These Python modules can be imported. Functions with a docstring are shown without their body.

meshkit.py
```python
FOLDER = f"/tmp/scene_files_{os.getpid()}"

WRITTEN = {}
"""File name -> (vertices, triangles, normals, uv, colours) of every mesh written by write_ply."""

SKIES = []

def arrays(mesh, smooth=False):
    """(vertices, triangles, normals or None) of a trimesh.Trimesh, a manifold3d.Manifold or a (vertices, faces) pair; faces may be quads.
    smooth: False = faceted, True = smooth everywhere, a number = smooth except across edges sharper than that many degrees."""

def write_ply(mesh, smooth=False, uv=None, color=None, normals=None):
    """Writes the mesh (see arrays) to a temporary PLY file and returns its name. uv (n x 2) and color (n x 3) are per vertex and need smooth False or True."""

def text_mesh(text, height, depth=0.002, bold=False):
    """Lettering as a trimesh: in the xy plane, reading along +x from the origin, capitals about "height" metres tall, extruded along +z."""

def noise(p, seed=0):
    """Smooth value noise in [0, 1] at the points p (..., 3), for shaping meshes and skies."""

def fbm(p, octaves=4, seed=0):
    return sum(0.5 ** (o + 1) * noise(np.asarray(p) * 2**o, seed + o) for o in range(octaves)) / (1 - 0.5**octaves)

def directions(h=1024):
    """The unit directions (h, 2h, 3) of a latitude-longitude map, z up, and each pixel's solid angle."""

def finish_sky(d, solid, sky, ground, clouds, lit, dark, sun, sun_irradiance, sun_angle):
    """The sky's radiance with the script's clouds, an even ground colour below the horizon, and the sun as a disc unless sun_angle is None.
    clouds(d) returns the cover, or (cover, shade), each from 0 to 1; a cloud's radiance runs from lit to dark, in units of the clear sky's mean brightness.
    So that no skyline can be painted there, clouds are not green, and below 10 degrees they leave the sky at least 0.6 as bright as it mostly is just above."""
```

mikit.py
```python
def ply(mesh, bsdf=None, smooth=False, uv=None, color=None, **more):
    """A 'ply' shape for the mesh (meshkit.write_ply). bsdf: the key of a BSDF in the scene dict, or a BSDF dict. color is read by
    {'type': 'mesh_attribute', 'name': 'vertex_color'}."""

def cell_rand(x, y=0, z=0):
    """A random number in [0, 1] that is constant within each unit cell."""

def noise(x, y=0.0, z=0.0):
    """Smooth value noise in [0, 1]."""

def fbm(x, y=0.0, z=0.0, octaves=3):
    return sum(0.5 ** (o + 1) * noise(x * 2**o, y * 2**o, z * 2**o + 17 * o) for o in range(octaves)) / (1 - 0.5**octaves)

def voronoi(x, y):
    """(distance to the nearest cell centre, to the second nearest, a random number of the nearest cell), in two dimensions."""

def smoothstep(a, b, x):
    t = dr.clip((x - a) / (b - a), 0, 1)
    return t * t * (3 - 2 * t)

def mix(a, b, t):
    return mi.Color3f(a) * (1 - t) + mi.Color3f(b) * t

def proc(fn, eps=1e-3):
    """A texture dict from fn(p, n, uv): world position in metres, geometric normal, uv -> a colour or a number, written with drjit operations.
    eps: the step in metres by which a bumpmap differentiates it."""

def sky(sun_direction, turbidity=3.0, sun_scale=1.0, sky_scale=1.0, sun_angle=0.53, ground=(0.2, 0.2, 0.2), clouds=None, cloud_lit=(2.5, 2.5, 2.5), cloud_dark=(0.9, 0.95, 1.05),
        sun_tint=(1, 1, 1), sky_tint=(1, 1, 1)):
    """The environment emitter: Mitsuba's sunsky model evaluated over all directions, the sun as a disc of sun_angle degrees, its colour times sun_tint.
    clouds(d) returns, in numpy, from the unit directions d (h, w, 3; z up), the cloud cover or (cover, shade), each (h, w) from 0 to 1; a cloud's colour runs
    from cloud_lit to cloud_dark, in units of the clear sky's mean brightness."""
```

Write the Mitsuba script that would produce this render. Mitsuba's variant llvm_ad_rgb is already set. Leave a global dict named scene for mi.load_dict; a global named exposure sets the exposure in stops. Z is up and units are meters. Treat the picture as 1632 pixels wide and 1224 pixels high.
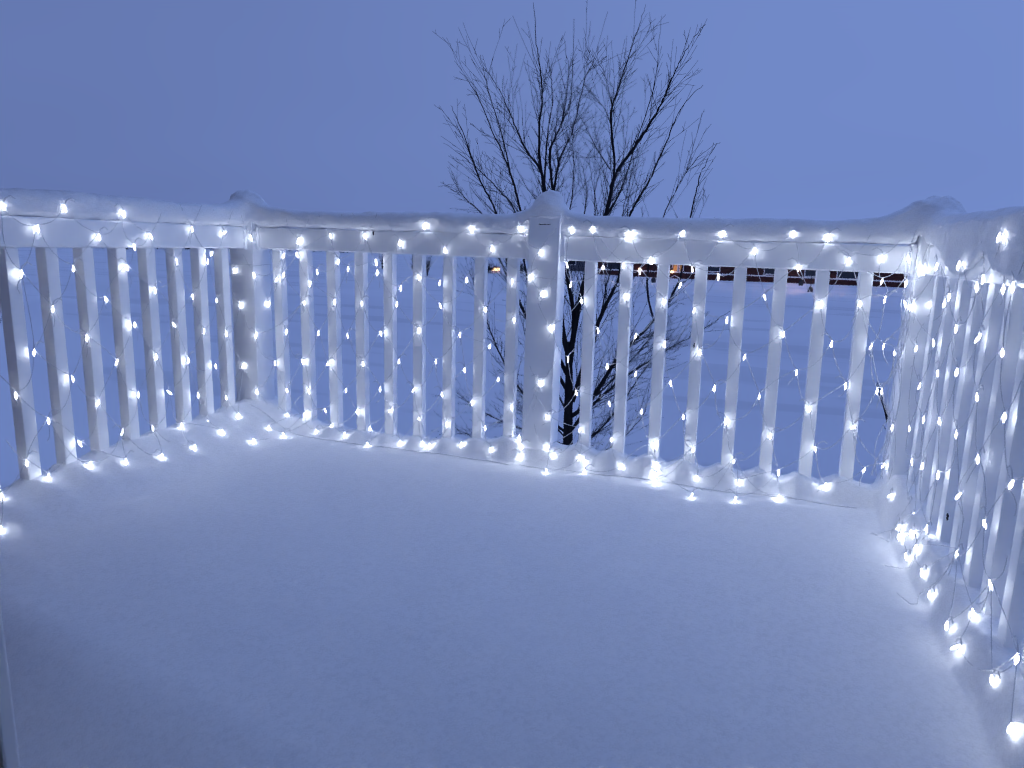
import math, random
import numpy as np, trimesh, drjit as dr, mitsuba as mi
import mikit, meshkit
from scipy.spatial import cKDTree
T = mi.ScalarTransform4f
# ---------------------------------------------------------------- camera, sky, exposure
exposure = 5.07                                    # dusk: a long exposure
EYE = 3.6                                           # the eye's height above the snow field
FOCAL, PITCH, ROLL, YAW = 1118.8 / 1632, .1985, .0322, .3071
def view_axes():
    f = np.array([-math.sin(YAW) * math.cos(PITCH), math.cos(YAW) * math.cos(PITCH), -math.sin(PITCH)])
    r = np.array([math.cos(YAW), math.sin(YAW), 0.0]); u = np.cross(r, f)
    return f, u * math.cos(ROLL) - r * math.sin(ROLL)
_f, _u = view_axes()
CAMERA = {'type': 'thinlens', 'fov': math.degrees(2 * math.atan(.5 / FOCAL)), 'fov_axis': 'x', 'aperture_radius': .0014, 'focus_distance': 2.5,
          'near_clip': .02, 'far_clip': 4000.0,
          'to_world': T().look_at(origin=[0, 0, EYE], target=(np.array([0, 0, EYE]) + _f).tolist(), up=_u.tolist())}
def overcast(d):
    """An even winter cloud deck at dusk: soft, broad differences only."""
    n = meshkit.fbm(d / np.maximum(.25 + np.abs(d[..., 2:]), .25) * .8 + 3.1, 3, 5)
    z = np.clip((d[..., 2] - .35) / .65, 0, 1)
    lit = .275 + .20 * (.8 * d[..., 0] + .1 * d[..., 1]) + .12 * (n - .5) + .30 * z * z * (3 - 2 * z)      # brighter overhead, as overcast skies are
    return np.ones(d.shape[:2]), 1 - np.clip(lit, 0, 1)
SKY = mikit.sky([.25, -.9, .06], turbidity=4, sun_scale=.0, sky_scale=1.0, sun_angle=20, ground=(.75, .76, .8), clouds=overcast,
                cloud_lit=(.295, .472, 1.06), cloud_dark=(.090, .123, .288))
LED = .58                                           # radiance of the lit bulbs
# ---------------------------------------------------------------- helpers
O = np.array([0.0, 0.0, EYE])                      # the eye stands at the origin of all the measures below
scene, labels = {}, {}
def add(key, mesh, bsdf, smooth=False, label=None, cat=None, group=None, kind=None, **more):
    base, n = key, 0
    while key in scene:
        n += 1; key = f'{base}_{n:03d}'
    scene[key] = mikit.ply(mesh, bsdf, smooth, **more) if not isinstance(mesh, dict) else mesh
    note(key, label, cat, group, kind)
    return key
def note(key, label=None, cat=None, group=None, kind=None):
    d = {k: v for k, v in (('label', label), ('category', cat), ('group', group), ('kind', kind)) if v}
    if d: labels[key] = d
class Mesh:
    """Collects pieces of ONE object."""
    def __init__(s): s.v, s.f, s.n = [], [], 0
    def put(s, v, f):
        s.v.append(np.asarray(v, float)); s.f.append(np.asarray(f, int) + s.n); s.n += len(v); return s
    def get(s, shift=True):
        return trimesh.Trimesh(np.vstack(s.v) + (O if shift else 0), np.vstack(s.f), process=False)
def box(x0, x1, y0, y1, z0, z1, r=0.003, shear=(0, 0)):
    """A box with rounded long edges (hull of inset corners); shear moves the bottom sideways."""
    p = []
    for x, sx in ((x0, 1), (x1, -1)):
        for y, sy in ((y0, 1), (y1, -1)):
            for z, sz in ((z0, 1), (z1, -1)):
                for e in ((0, r, r), (r, 0, r), (r, r, 0), (r * .3, r * .3, r)):
                    q = [x + sx * e[0], y + sy * e[1], z + sz * e[2]]
                    if sz > 0: q[0] += shear[0]; q[1] += shear[1]
                    p.append(q)
    h = trimesh.convex.convex_hull(np.array(p))
    return np.array(h.vertices), np.array(h.faces)
def tube(pts, rad, sides=5):
    p = np.asarray(pts, float); n = len(p)
    t = np.gradient(p, axis=0); t /= np.linalg.norm(t, axis=1, keepdims=True) + 1e-12
    ref = np.where(np.abs(t[:, 2:]) < .9, [0, 0, 1.], [1., 0, 0])
    a = np.cross(t, ref); a /= np.linalg.norm(a, axis=1, keepdims=True) + 1e-12
    b = np.cross(t, a); an = np.arange(sides) * 2 * np.pi / sides
    v = p[:, None] + np.broadcast_to(rad, (n,))[:, None, None] * (np.cos(an)[None, :, None] * a[:, None] + np.sin(an)[None, :, None] * b[:, None])
    i, j = np.meshgrid(np.arange(n - 1), np.arange(sides), indexing='ij')
    q = np.stack([i * sides + j, i * sides + (j + 1) % sides, (i + 1) * sides + (j + 1) % sides, (i + 1) * sides + j], -1).reshape(-1, 4)
    return v.reshape(-1, 3), np.vstack([q[:, [0, 1, 2]], q[:, [0, 2, 3]]])
def nz(x, y, s, seed=0, o=3):
    """Zero-centred smooth noise of size s metres."""
    p = np.stack(np.broadcast_arrays(np.asarray(x, float) / s, np.asarray(y, float) / s, seed * 7.3 + .5), -1)
    return meshkit.fbm(p, o, seed) * 2 - 1
def sstep(a, b, x):
    t = np.clip((x - a) / (b - a), 0, 1); return t * t * (3 - 2 * t)
def smin(a, b, k):
    h = np.clip(.5 + .5 * (b - a) / k, 0, 1); return b * (1 - h) + a * h - k * h * (1 - h)

# ---------------------------------------------------------------- measures of the deck (metres, eye at 0,0,0; x along the far railing, y away from the house)
BAL = .038
FAR_Y, LEFT_X, RIGHT_X = 2.3456, -1.835, .514      # the deck-side faces of the balusters
POSTS = {'left': (-1.852, 2.3645), 'middle': (-.638, 2.3645), 'right': (.533, 2.3645)}
RAIL_Z0, RAIL_Z1, POST_TOP = -.053, .028, .088
B_FAR1 = [-1.737 + .12 * k for k in range(9)]
B_FAR2 = [-.502 + .12 * k for k in range(8)]
B_LEFT = [2.22, 2.102, 1.988, 1.869, 1.754, 1.635, 1.519, 1.405] + [1.405 - .117 * k for k in range(1, 8)]      # their far corners
B_RIGHT = [2.245 - .1148 * k for k in range(16)]

# ---------------------------------------------------------------- the snow on the deck, as a height
FAR_RIDGE = np.array([[-1.95, -.66], [-1.86, -.655], [-1.78, -.700], [-1.69, -.722], [-1.55, -.740], [-1.44, -.753], [-1.19, -.753], [-1.05, -.745], [-.94, -.735], [-.78, -.712], [-.70, -.700], [-.64, -.695], [-.58, -.700], [-.53, -.718],
                      [-.4, -.724], [-.25, -.729], [-.04, -.732], [.17, -.734], [.34, -.726], [.45, -.718], [.50, -.690], [.56, -.655], [.65, -.65]])
LEFT_RIDGE = np.array([[.3, -.72], [1.285, -.712], [1.36, -.702], [1.47, -.692], [1.62, -.684], [1.8, -.674], [2.0, -.678], [2.12, -.672], [2.25, -.660], [2.36, -.655], [2.6, -.655]])
RIGHT_RIDGE = np.array([[.3, -.73], [1.3, -.712], [1.6, -.702], [1.8, -.695], [2.0, -.685], [2.1, -.668], [2.2, -.655], [2.6, -.65]])
def bumps(s, at, w, a):
    d = np.min(np.abs(np.asarray(s)[..., None] - (np.array(at) + BAL / 2)), -1)
    return a * np.exp(-(np.maximum(d - .012, 0) / w) ** 1.25)
def snow_z(x, y):
    x, y = np.broadcast_arrays(np.asarray(x, float), np.asarray(y, float))
    base = -.790 + .012 * nz(x, y, .9, 1, 2) + .0035 * nz(x, y, .22, 2, 2) + .012 * sstep(1.6, 2.3, y)
    base = base - .02 * sstep(1.3, .5, y)
    base = base - .22 * sstep(1.0, .56, y + .20 * (x + 1.35) + .03 * nz(x, y, .4, 14, 2)) * sstep(-.25, -1.0, x)      # wind hollow before the house wall, deepened to shade this corner
    # far railing: snow packed on the buried bottom rail, a step down to the deck snow
    t = FAR_Y - y
    r = np.interp(x, FAR_RIDGE[:, 0], FAR_RIDGE[:, 1]) + bumps(x, B_FAR1, .03, .018) * (x < -.7) + bumps(x, B_FAR2, .036, .032) * (x > -.58) + .002 * nz(x, y, .06, 3, 2)
    foot = .098 + .034 * nz(x, 0 * y, .21, 4, 3) + .05 * np.exp(-((x + 1.80) / .12) ** 2)
    f = np.where(t > 0, 1 - sstep(.012, foot, t) * (1 - .0) , 1 - .9 * sstep(.03, .13, -t))
    far = (r - base) * f
    gapmask = sstep(.42, .6, nz(x, 0 * y, .37, 5, 2) * .5 + .5 + .18 * sstep(-1.6, -1.4, x)) * sstep(-1.62, -1.5, x) * sstep(.36, .1, x)
    far = far - .028 * gapmask * np.exp(-((t - foot - .006) / .009) ** 2) * (t > 0)
    # left railing: a soft drift
    t = x - LEFT_X
    r = np.interp(y, LEFT_RIDGE[:, 0], LEFT_RIDGE[:, 1]) + bumps(y, [b - BAL for b in B_LEFT], .035, .012) + .004 * nz(x, y, .08, 6, 2)
    run = .27 + .05 * nz(0 * x, y, .5, 7, 2)
    f = np.where(t > 0, (1 - sstep(-.06, run, t)), 1 - .9 * sstep(.03, .13, -t)) 
    left = (r - base) * np.where(t > 0, f / np.maximum(1 - sstep(-.06, run, 0 * t), 1e-3), f)
    # right railing: a heap with a steep crumbled side
    t = RIGHT_X - x
    r = np.interp(y, RIGHT_RIDGE[:, 0], RIGHT_RIDGE[:, 1]) + bumps(y, [b - BAL for b in B_RIGHT], .03, .008) + .005 * nz(x, y, .07, 8, 2)
    run = .068 + .022 * nz(0 * x, y, .12, 9, 3)
    right = (r - base) * np.where(t > 0, 1 - sstep(.012, run, t), 1 - .9 * sstep(.03, .13, -t))
    # heaps round the corner posts
    hl = .125 * np.exp(-(np.hypot(x + 1.80, y - 2.32) / .15) ** 2)
    k = .03
    h = _smax(_smax(_smax(far, left, k), right, k), hl, k)
    crumb = sstep(.02, .07, h)                        # the heaps are crumbly, the open deck is smooth
    h = h + crumb * (.0065 * (meshkit.fbm(np.stack([x / .035, y / .035, h / .035], -1), 3, 13) - .5))
    return base + h + .0006 * nz(x, y, .04, 11, 2)
def _smax(a, b, k): return -smin(-a, -b, k)
# ---------------------------------------------------------------- materials
def snow_bump(p, n, uv):
    return .0007 * mikit.fbm(p.x * 210, p.y * 210, p.z * 210, 2) + .0007 * mikit.noise(p.x * 70, p.y * 70, p.z * 70)
def snow_tone(p, n, uv):
    g = mikit.noise(p.x * 420, p.y * 420, p.z * 420) * .5 + mikit.noise(p.x * 150, p.y * 150, p.z * 150) * .35 + mikit.fbm(p.x * 30, p.y * 45, p.z * 30, 2) * .15
    return mi.Color3f(.935, .94, .95) * (1 - .13 * (mikit.smoothstep(.25, .95, g)))
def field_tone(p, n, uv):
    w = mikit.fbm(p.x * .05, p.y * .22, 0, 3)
    drift_shade = mikit.smoothstep(.60, .72, mikit.fbm(p.x * .16 + 3, p.y * .75, 2, 3))          # shade of low drifts, painted in as long darker streaks
    return mikit.mix((.70, .69, .72), (.80, .79, .81), w) * (1 - .10 * drift_shade)
def vinyl_tone(p, n, uv):
    g = mikit.fbm(p.x * 9, p.y * 9, p.z * 2.5, 3)
    frost = mikit.smoothstep(.62, .85, mikit.fbm(p.x * 60, p.y * 60, p.z * 45, 3))
    return mikit.mix(mikit.mix((.85, .86, .87), (.90, .91, .92), g), (.93, .93, .94), frost * .35)
def bark_tone(p, n, uv):
    return mikit.mix((.010, .010, .012), (.035, .032, .033), mikit.fbm(p.x * 30, p.y * 30, p.z * 7, 3))
def brick_tone(p, n, uv):
    r = mikit.cell_rand(dr.floor(p.x * 4), dr.floor(p.z * 12), 3)
    return mikit.mix((.058, .025, .023), (.090, .038, .034), r)
def rough(c, a=.7):
    return {'type': 'twosided', 'b': {'type': 'principled', 'base_color': {'type': 'rgb', 'value': list(c)}, 'roughness': a, 'specular': .3}}
scene['snow'] = {'type': 'twosided', 'b': {'type': 'bumpmap', 'arbitrary': mikit.proc(snow_bump, 2e-3), 'scale': 1.0,
                 'bsdf': {'type': 'diffuse', 'reflectance': mikit.proc(snow_tone)}}}
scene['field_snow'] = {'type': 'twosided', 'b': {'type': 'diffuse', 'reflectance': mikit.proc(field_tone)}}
scene['vinyl'] = {'type': 'twosided', 'b': {'type': 'principled', 'base_color': mikit.proc(vinyl_tone), 'roughness': .42, 'specular': .45}}
scene['bark'] = {'type': 'twosided', 'b': {'type': 'diffuse', 'reflectance': mikit.proc(bark_tone)}}
scene['brick_wall'] = {'type': 'twosided', 'b': {'type': 'diffuse', 'reflectance': mikit.proc(brick_tone)}}
scene['wire_plastic'] = {'type': 'twosided', 'b': {'type': 'principled', 'base_color': {'type': 'rgb', 'value': [.62, .63, .65]}, 'roughness': .35, 'specular': .6}}
scene['dark_plastic'] = rough((.02, .02, .022), .5)
scene['grey_siding'] = rough((.12, .12, .14))
scene['dark_metal'] = rough((.03, .03, .035), .6)
scene['white_paint'] = rough((.84, .83, .82), .5)
scene['brown_wood'] = rough((.20, .11, .08), .6)
scene['house_wall'] = rough((.80, .80, .79), .8)
scene['room_dark'] = rough((.35, .33, .30), .8)
scene['window_glass'] = rough((.03, .035, .045), .1)
scene['roof_snow'] = rough((.85, .86, .88), .9)
scene['needles'] = rough((.018, .02, .022), .9)
# bulbs: x, y, z and 1 for one that sits in snow
BULBS = {
 'left': [(-1.815,1.447,-0.004,0), (-1.815,1.638,-0.023,0), (-1.815,1.832,-0.017,0), (-1.815,2.014,0.011,0), (-1.815,2.172,0.001,0), (-1.800,2.302,-0.014,0), (-1.818,1.393,-0.123,0), (-1.815,1.764,-0.052,0), (-1.818,1.548,-0.112,0), (-1.818,1.736,-0.114,0), (-1.818,1.942,-0.099,0), (-1.818,2.088,-0.101,0), (-1.818,2.110,-0.074,0), (-1.882,2.302,-0.142,0), (-1.818,1.473,-0.223,0), (-1.818,1.649,-0.207,0), (-1.818,1.840,-0.190,0), (-1.818,2.006,-0.219,0), (-1.818,2.123,-0.241,0), (-1.861,2.302,-0.275,0), (-1.818,1.572,-0.316,0), (-1.818,1.748,-0.293,0), (-1.818,1.912,-0.310,0), (-1.818,2.051,-0.347,0), (-1.818,2.167,-0.370,0), (-1.818,1.405,-0.336,0), (-1.818,1.669,-0.404,0), (-1.818,1.826,-0.408,0), (-1.818,1.967,-0.442,0), (-1.818,2.101,-0.482,0), (-1.860,2.302,-0.518,0), (-1.818,1.342,-0.444,0), (-1.818,1.514,-0.428,0), (-1.818,1.427,-0.534,0), (-1.818,1.591,-0.516,0), (-1.818,1.742,-0.520,0), (-1.818,1.873,-0.538,0), (-1.818,2.004,-0.573,0), (-1.818,2.148,-0.611,0), (-1.818,1.518,-0.625,0), (-1.818,1.668,-0.628,0), (-1.818,1.791,-0.644,0), (-1.818,1.920,-0.665,0), (-1.818,2.046,-0.686,0), (-1.818,1.352,-0.636,0), (-1.814,1.357,0.048,1), (-1.814,1.531,0.053,1), (-1.814,1.729,0.047,1), (-1.806,1.267,-0.708,1), (-1.807,1.402,-0.696,1), (-1.793,1.526,-0.696,1), (-1.758,1.620,-0.709,1), (-1.728,1.732,-0.722,1), (-1.719,1.864,-0.726,1), (-1.744,2.031,-0.717,1), (-1.777,2.163,-0.689,1), (-1.707,1.186,-0.752,1)],
 'farleft': [(-1.789,2.304,-0.154,0), (-1.789,2.299,-0.389,0), (-1.789,2.402,-0.025,0), (-1.602,2.328,-0.020,0), (-1.462,2.329,0.002,0), (-1.318,2.326,0.006,0), (-1.177,2.328,-0.015,0), (-1.001,2.329,-0.034,0), (-1.669,2.326,-0.076,0), (-1.606,2.322,-0.072,0), (-1.671,2.323,-0.149,0), (-1.703,2.323,-0.169,0), (-1.789,2.387,-0.272,0), (-1.557,2.328,-0.178,0), (-1.523,2.325,-0.132,0), (-1.432,2.327,-0.090,0), (-1.392,2.328,-0.116,0), (-1.275,2.329,-0.087,0), (-1.270,2.328,-0.124,0), (-1.580,2.322,-0.251,0), (-1.448,2.323,-0.240,0), (-1.333,2.323,-0.240,0), (-1.188,2.323,-0.235,0), (-1.175,2.328,-0.176,0), (-1.103,2.327,-0.133,0), (-1.020,2.325,-0.149,0), (-1.015,2.324,-0.231,0), (-0.917,2.323,-0.134,0), (-1.666,2.323,-0.369,0), (-1.526,2.329,-0.365,0), (-1.396,2.325,-0.366,0), (-1.256,2.324,-0.347,0), (-1.102,2.326,-0.326,0), (-0.940,2.328,-0.330,0), (-1.726,2.326,-0.499,0), (-1.600,2.329,-0.483,0), (-1.484,2.322,-0.483,0), (-1.331,2.323,-0.468,0), (-1.181,2.325,-0.446,0), (-1.032,2.327,-0.434,0), (-0.917,2.322,-0.457,0), (-0.825,2.325,-0.022,0), (-0.643,2.302,-0.030,0), (-0.749,2.323,-0.131,0), (-0.677,2.302,-0.112,0), (-0.633,2.302,-0.167,0), (-0.844,2.327,-0.235,0), (-0.737,2.325,-0.266,0), (-0.688,2.328,-0.387,0), (-0.824,2.325,-0.365,0), (-1.799,2.302,-0.616,0), (-1.676,2.329,-0.605,0), (-1.574,2.327,-0.598,0), (-1.405,2.322,-0.578,0), (-1.258,2.323,-0.559,0), (-1.120,2.326,-0.549,0), (-1.004,2.322,-0.555,0), (-0.887,2.325,-0.575,0), (-1.766,2.323,-0.714,0), (-1.676,2.327,-0.706,0), (-1.600,2.328,-0.698,0), (-1.501,2.326,-0.667,0), (-1.360,2.329,-0.659,0), (-1.216,2.327,-0.640,0), (-1.095,2.322,-0.655,0), (-0.985,2.327,-0.668,0), (-1.477,2.330,-0.733,0), (-0.790,2.329,-0.480,0), (-0.628,2.302,-0.474,0), (-0.736,2.328,-0.579,0), (-0.834,2.326,-0.665,0), (-0.705,2.329,-0.685,0), (-1.077,2.325,0.047,1), (-0.901,2.325,0.040,1), (-0.721,2.325,0.044,1), (-1.658,2.092,-0.757,1), (-1.675,2.208,-0.737,1), (-1.608,2.207,-0.758,1), (-1.525,2.294,-0.755,1), (-1.401,2.301,-0.755,1), (-1.335,2.379,-0.738,1), (-1.274,2.253,-0.768,1), (-1.159,2.293,-0.757,1), (-1.072,2.301,-0.751,1), (-1.038,2.293,-0.755,1), (-0.919,2.306,-0.738,1), (-0.691,2.308,-0.720,1), (-0.686,2.287,-0.753,1), (-0.798,2.296,-0.742,1)],
 'farright': [(-0.279,2.323,-0.044,0), (-0.149,2.323,-0.065,0), (-0.558,2.326,-0.068,0), (-0.435,2.326,-0.071,0), (-0.368,2.325,-0.063,0), (-0.068,2.326,-0.087,0), (-0.542,2.328,-0.132,0), (-0.183,2.327,-0.117,0), (-0.355,2.329,-0.164,0), (-0.232,2.329,-0.173,0), (-0.133,2.325,-0.194,0), (-0.502,2.326,-0.185,0), (-0.597,2.302,-0.280,0), (-0.441,2.327,-0.281,0), (-0.313,2.322,-0.288,0), (-0.217,2.328,-0.312,0), (-0.105,2.326,-0.329,0), (-0.539,2.327,-0.386,0), (-0.402,2.327,-0.401,0), (-0.305,2.324,-0.417,0), (-0.030,2.327,-0.219,0), (-0.314,2.325,-0.078,0), (0.033,2.322,-0.002,0), (0.163,2.329,-0.049,0), (0.301,2.329,-0.021,0), (0.391,2.328,-0.011,0), (0.076,2.323,-0.141,0), (0.396,2.325,-0.078,0), (0.142,2.328,-0.253,0), (0.239,2.327,-0.154,0), (0.346,2.328,-0.148,0), (0.411,2.326,-0.132,0), (0.282,2.329,-0.273,0), (0.390,2.324,-0.272,0), (0.423,2.322,-0.269,0), (0.455,2.322,-0.286,0), (0.034,2.324,-0.333,0), (0.191,2.322,-0.368,0), (-0.503,2.323,-0.501,0), (-0.387,2.327,-0.528,0), (-0.277,2.327,-0.545,0), (-0.189,2.329,-0.439,0), (-0.049,2.322,-0.441,0), (-0.599,2.302,-0.593,0), (-0.486,2.328,-0.632,0), (-0.373,2.329,-0.653,0), (-0.228,2.329,-0.656,0), (-0.100,2.328,-0.656,0), (-0.139,2.324,-0.547,0), (-0.004,2.328,-0.550,0), (-0.593,2.302,-0.702,0), (0.090,2.326,-0.456,0), (0.335,2.328,-0.400,0), (0.497,2.322,-0.403,0), (0.424,2.329,-0.407,0), (0.436,2.325,-0.406,0), (0.135,2.323,-0.580,0), (0.241,2.326,-0.481,0), (0.370,2.322,-0.526,0), (0.478,2.326,-0.515,0), (0.487,2.328,-0.527,0), (0.273,2.326,-0.609,0), (0.032,2.329,-0.677,0), (0.172,2.326,-0.698,0), (0.418,2.328,-0.659,0), (0.467,2.322,-0.636,0), (0.484,2.323,-0.658,0), (0.511,2.326,-0.630,0), (0.533,2.329,-0.734,0), (-0.476,2.325,0.050,1), (-0.351,2.325,0.034,1), (-0.186,2.325,0.046,1), (-0.066,2.325,0.047,1), (-0.545,2.325,0.045,1), (0.138,2.325,0.051,1), (0.237,2.325,0.042,1), (-0.569,2.297,-0.735,1), (-0.571,2.220,-0.768,1), (-0.473,2.298,-0.730,1), (-0.452,2.292,-0.744,1), (-0.448,2.264,-0.767,1), (-0.326,2.292,-0.740,1), (-0.212,2.305,-0.725,1), (-0.214,2.281,-0.752,1), (-0.204,2.239,-0.764,1), (-0.079,2.292,-0.750,1), (-0.084,2.159,-0.765,1), (0.055,2.300,-0.747,1), (0.046,2.180,-0.764,1), (0.175,2.250,-0.764,1), (0.312,2.310,-0.727,1)],
 'right': [(0.452,2.299,-0.010,0), (0.491,2.299,-0.039,0), (0.455,2.299,-0.080,0), (0.490,1.748,-0.046,0), (0.490,1.777,-0.063,0), (0.498,1.638,-0.060,0), (0.490,1.563,-0.053,0), (0.498,2.012,-0.099,0), (0.526,2.299,-0.136,0), (0.498,2.045,-0.118,0), (0.461,2.299,-0.139,0), (0.475,2.299,-0.149,0), (0.498,2.267,-0.264,0), (0.498,2.091,-0.224,0), (0.498,1.912,-0.168,0), (0.498,1.743,-0.171,0), (0.498,1.584,-0.181,0), (0.498,2.008,-0.293,0), (0.498,1.854,-0.264,0), (0.498,2.169,-0.355,0), (0.498,1.687,-0.290,0), (0.498,2.209,-0.487,0), (0.498,2.075,-0.429,0), (0.498,1.928,-0.399,0), (0.498,1.782,-0.395,0), (0.498,1.518,-0.295,0), (0.498,2.125,-0.562,0), (0.498,2.019,-0.543,0), (0.498,1.870,-0.520,0), (0.498,1.620,-0.407,0), (0.498,1.430,-0.400,0), (0.498,2.100,-0.675,0), (0.498,2.027,-0.686,0), (0.498,1.890,-0.667,0), (0.498,1.703,-0.516,0), (0.498,1.522,-0.512,0), (0.498,1.649,-0.628,0), (0.498,1.441,-0.602,0), (0.498,1.693,-0.736,0), (0.498,1.503,-0.694,0), (0.498,1.280,-0.658,0), (0.486,1.651,0.040,1), (0.486,1.896,-0.020,1), (0.486,2.093,-0.027,1), (0.471,2.200,-0.697,1), (0.464,2.012,-0.724,1), (0.477,1.944,-0.710,1), (0.474,1.871,-0.721,1), (0.471,1.776,-0.744,1), (0.464,2.015,-0.725,1), (0.459,1.977,-0.738,1), (0.459,1.879,-0.751,1), (0.468,1.683,-0.754,1), (0.460,1.513,-0.740,1), (0.460,1.447,-0.749,1), (0.480,1.312,-0.729,1), (0.469,1.184,-0.735,1)],
}
scene['camera'] = CAMERA
scene['sky'] = SKY
# ---------------------------------------------------------------- the setting
GROUND = -EYE
def field_z(x, y):
    r = np.hypot(x, y)
    far = np.clip((r - 6) / 40, 0, 1)
    return GROUND + .10 * nz(x, y, 9, 21, 3) * (1 - .3 * far) + .05 * nz(x * .35, y, 1.7, 22, 2) + .5 * far * nz(x, y, 60, 23, 2) * np.clip(1.4 - r / 120, .25, 1)
def sheet(xs, ys, fn):
    X, Y = np.meshgrid(xs, ys, indexing='ij'); v = np.stack([X, Y, fn(X, Y)], -1).reshape(-1, 3)
    i, j = np.meshgrid(np.arange(len(xs) - 1), np.arange(len(ys) - 1), indexing='ij'); m = len(ys)
    q = np.stack([i * m + j, (i + 1) * m + j, (i + 1) * m + j + 1, i * m + j + 1], -1).reshape(-1, 4)
    return v, np.vstack([q[:, [0, 1, 2]], q[:, [0, 2, 3]]])
ax = np.sinh(np.linspace(-1, 1, 361) * 6.2) * 1600 / np.sinh(6.2)
ay = np.sinh(np.linspace(-.75, 1, 321) * 6.0) * 1600 / np.sinh(6.0)
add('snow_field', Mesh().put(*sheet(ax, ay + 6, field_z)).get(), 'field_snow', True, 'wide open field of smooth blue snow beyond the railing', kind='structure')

# the deck and the snow lying on it
DX0, DX1, DY0, DY1 = -1.965, .66, .50, 2.47
m = Mesh()
for k in range(14):
    x0 = DX0 + .02 + k * (DX1 - DX0 - .04) / 14
    m.put(*box(x0, x0 + (DX1 - DX0 - .04) / 14 - .005, DY0 - .05, DY1 - .03, -1.10, -1.065))
m.put(*box(DX0, DX1, DY1 - .028, DY1, -1.32, -1.062)); m.put(*box(DX0, DX0 + .018, DY0 - .05, DY1 - .03, -1.32, -1.105)); m.put(*box(DX1 - .018, DX1, DY0 - .05, DY1 - .03, -1.32, -1.105))
for x in (DX0 + .1, DX1 - .24):
    m.put(*box(x, x + .14, DY1 - .2, DY1 - .06, GROUND - .3, -1.11))
add('deck', m.get(), 'white_paint', False, 'raised wooden deck buried under the smooth snow inside the railing', kind='structure')
xs = np.arange(DX0, DX1 + .001, .0055); ys = np.arange(DY0, DY1 + .001, .0055)
v, f = sheet(xs, ys, snow_z)
rim_x, rim_y = np.minimum(v[:, 0] - DX0, DX1 - v[:, 0]), np.minimum(v[:, 1] - DY0 + 9, DY1 - v[:, 1])
e = np.clip(np.minimum(rim_x, rim_y) / .03, 0, 1); v[:, 2] -= .06 * (1 - np.sqrt(1 - (1 - e) ** 2))
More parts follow.
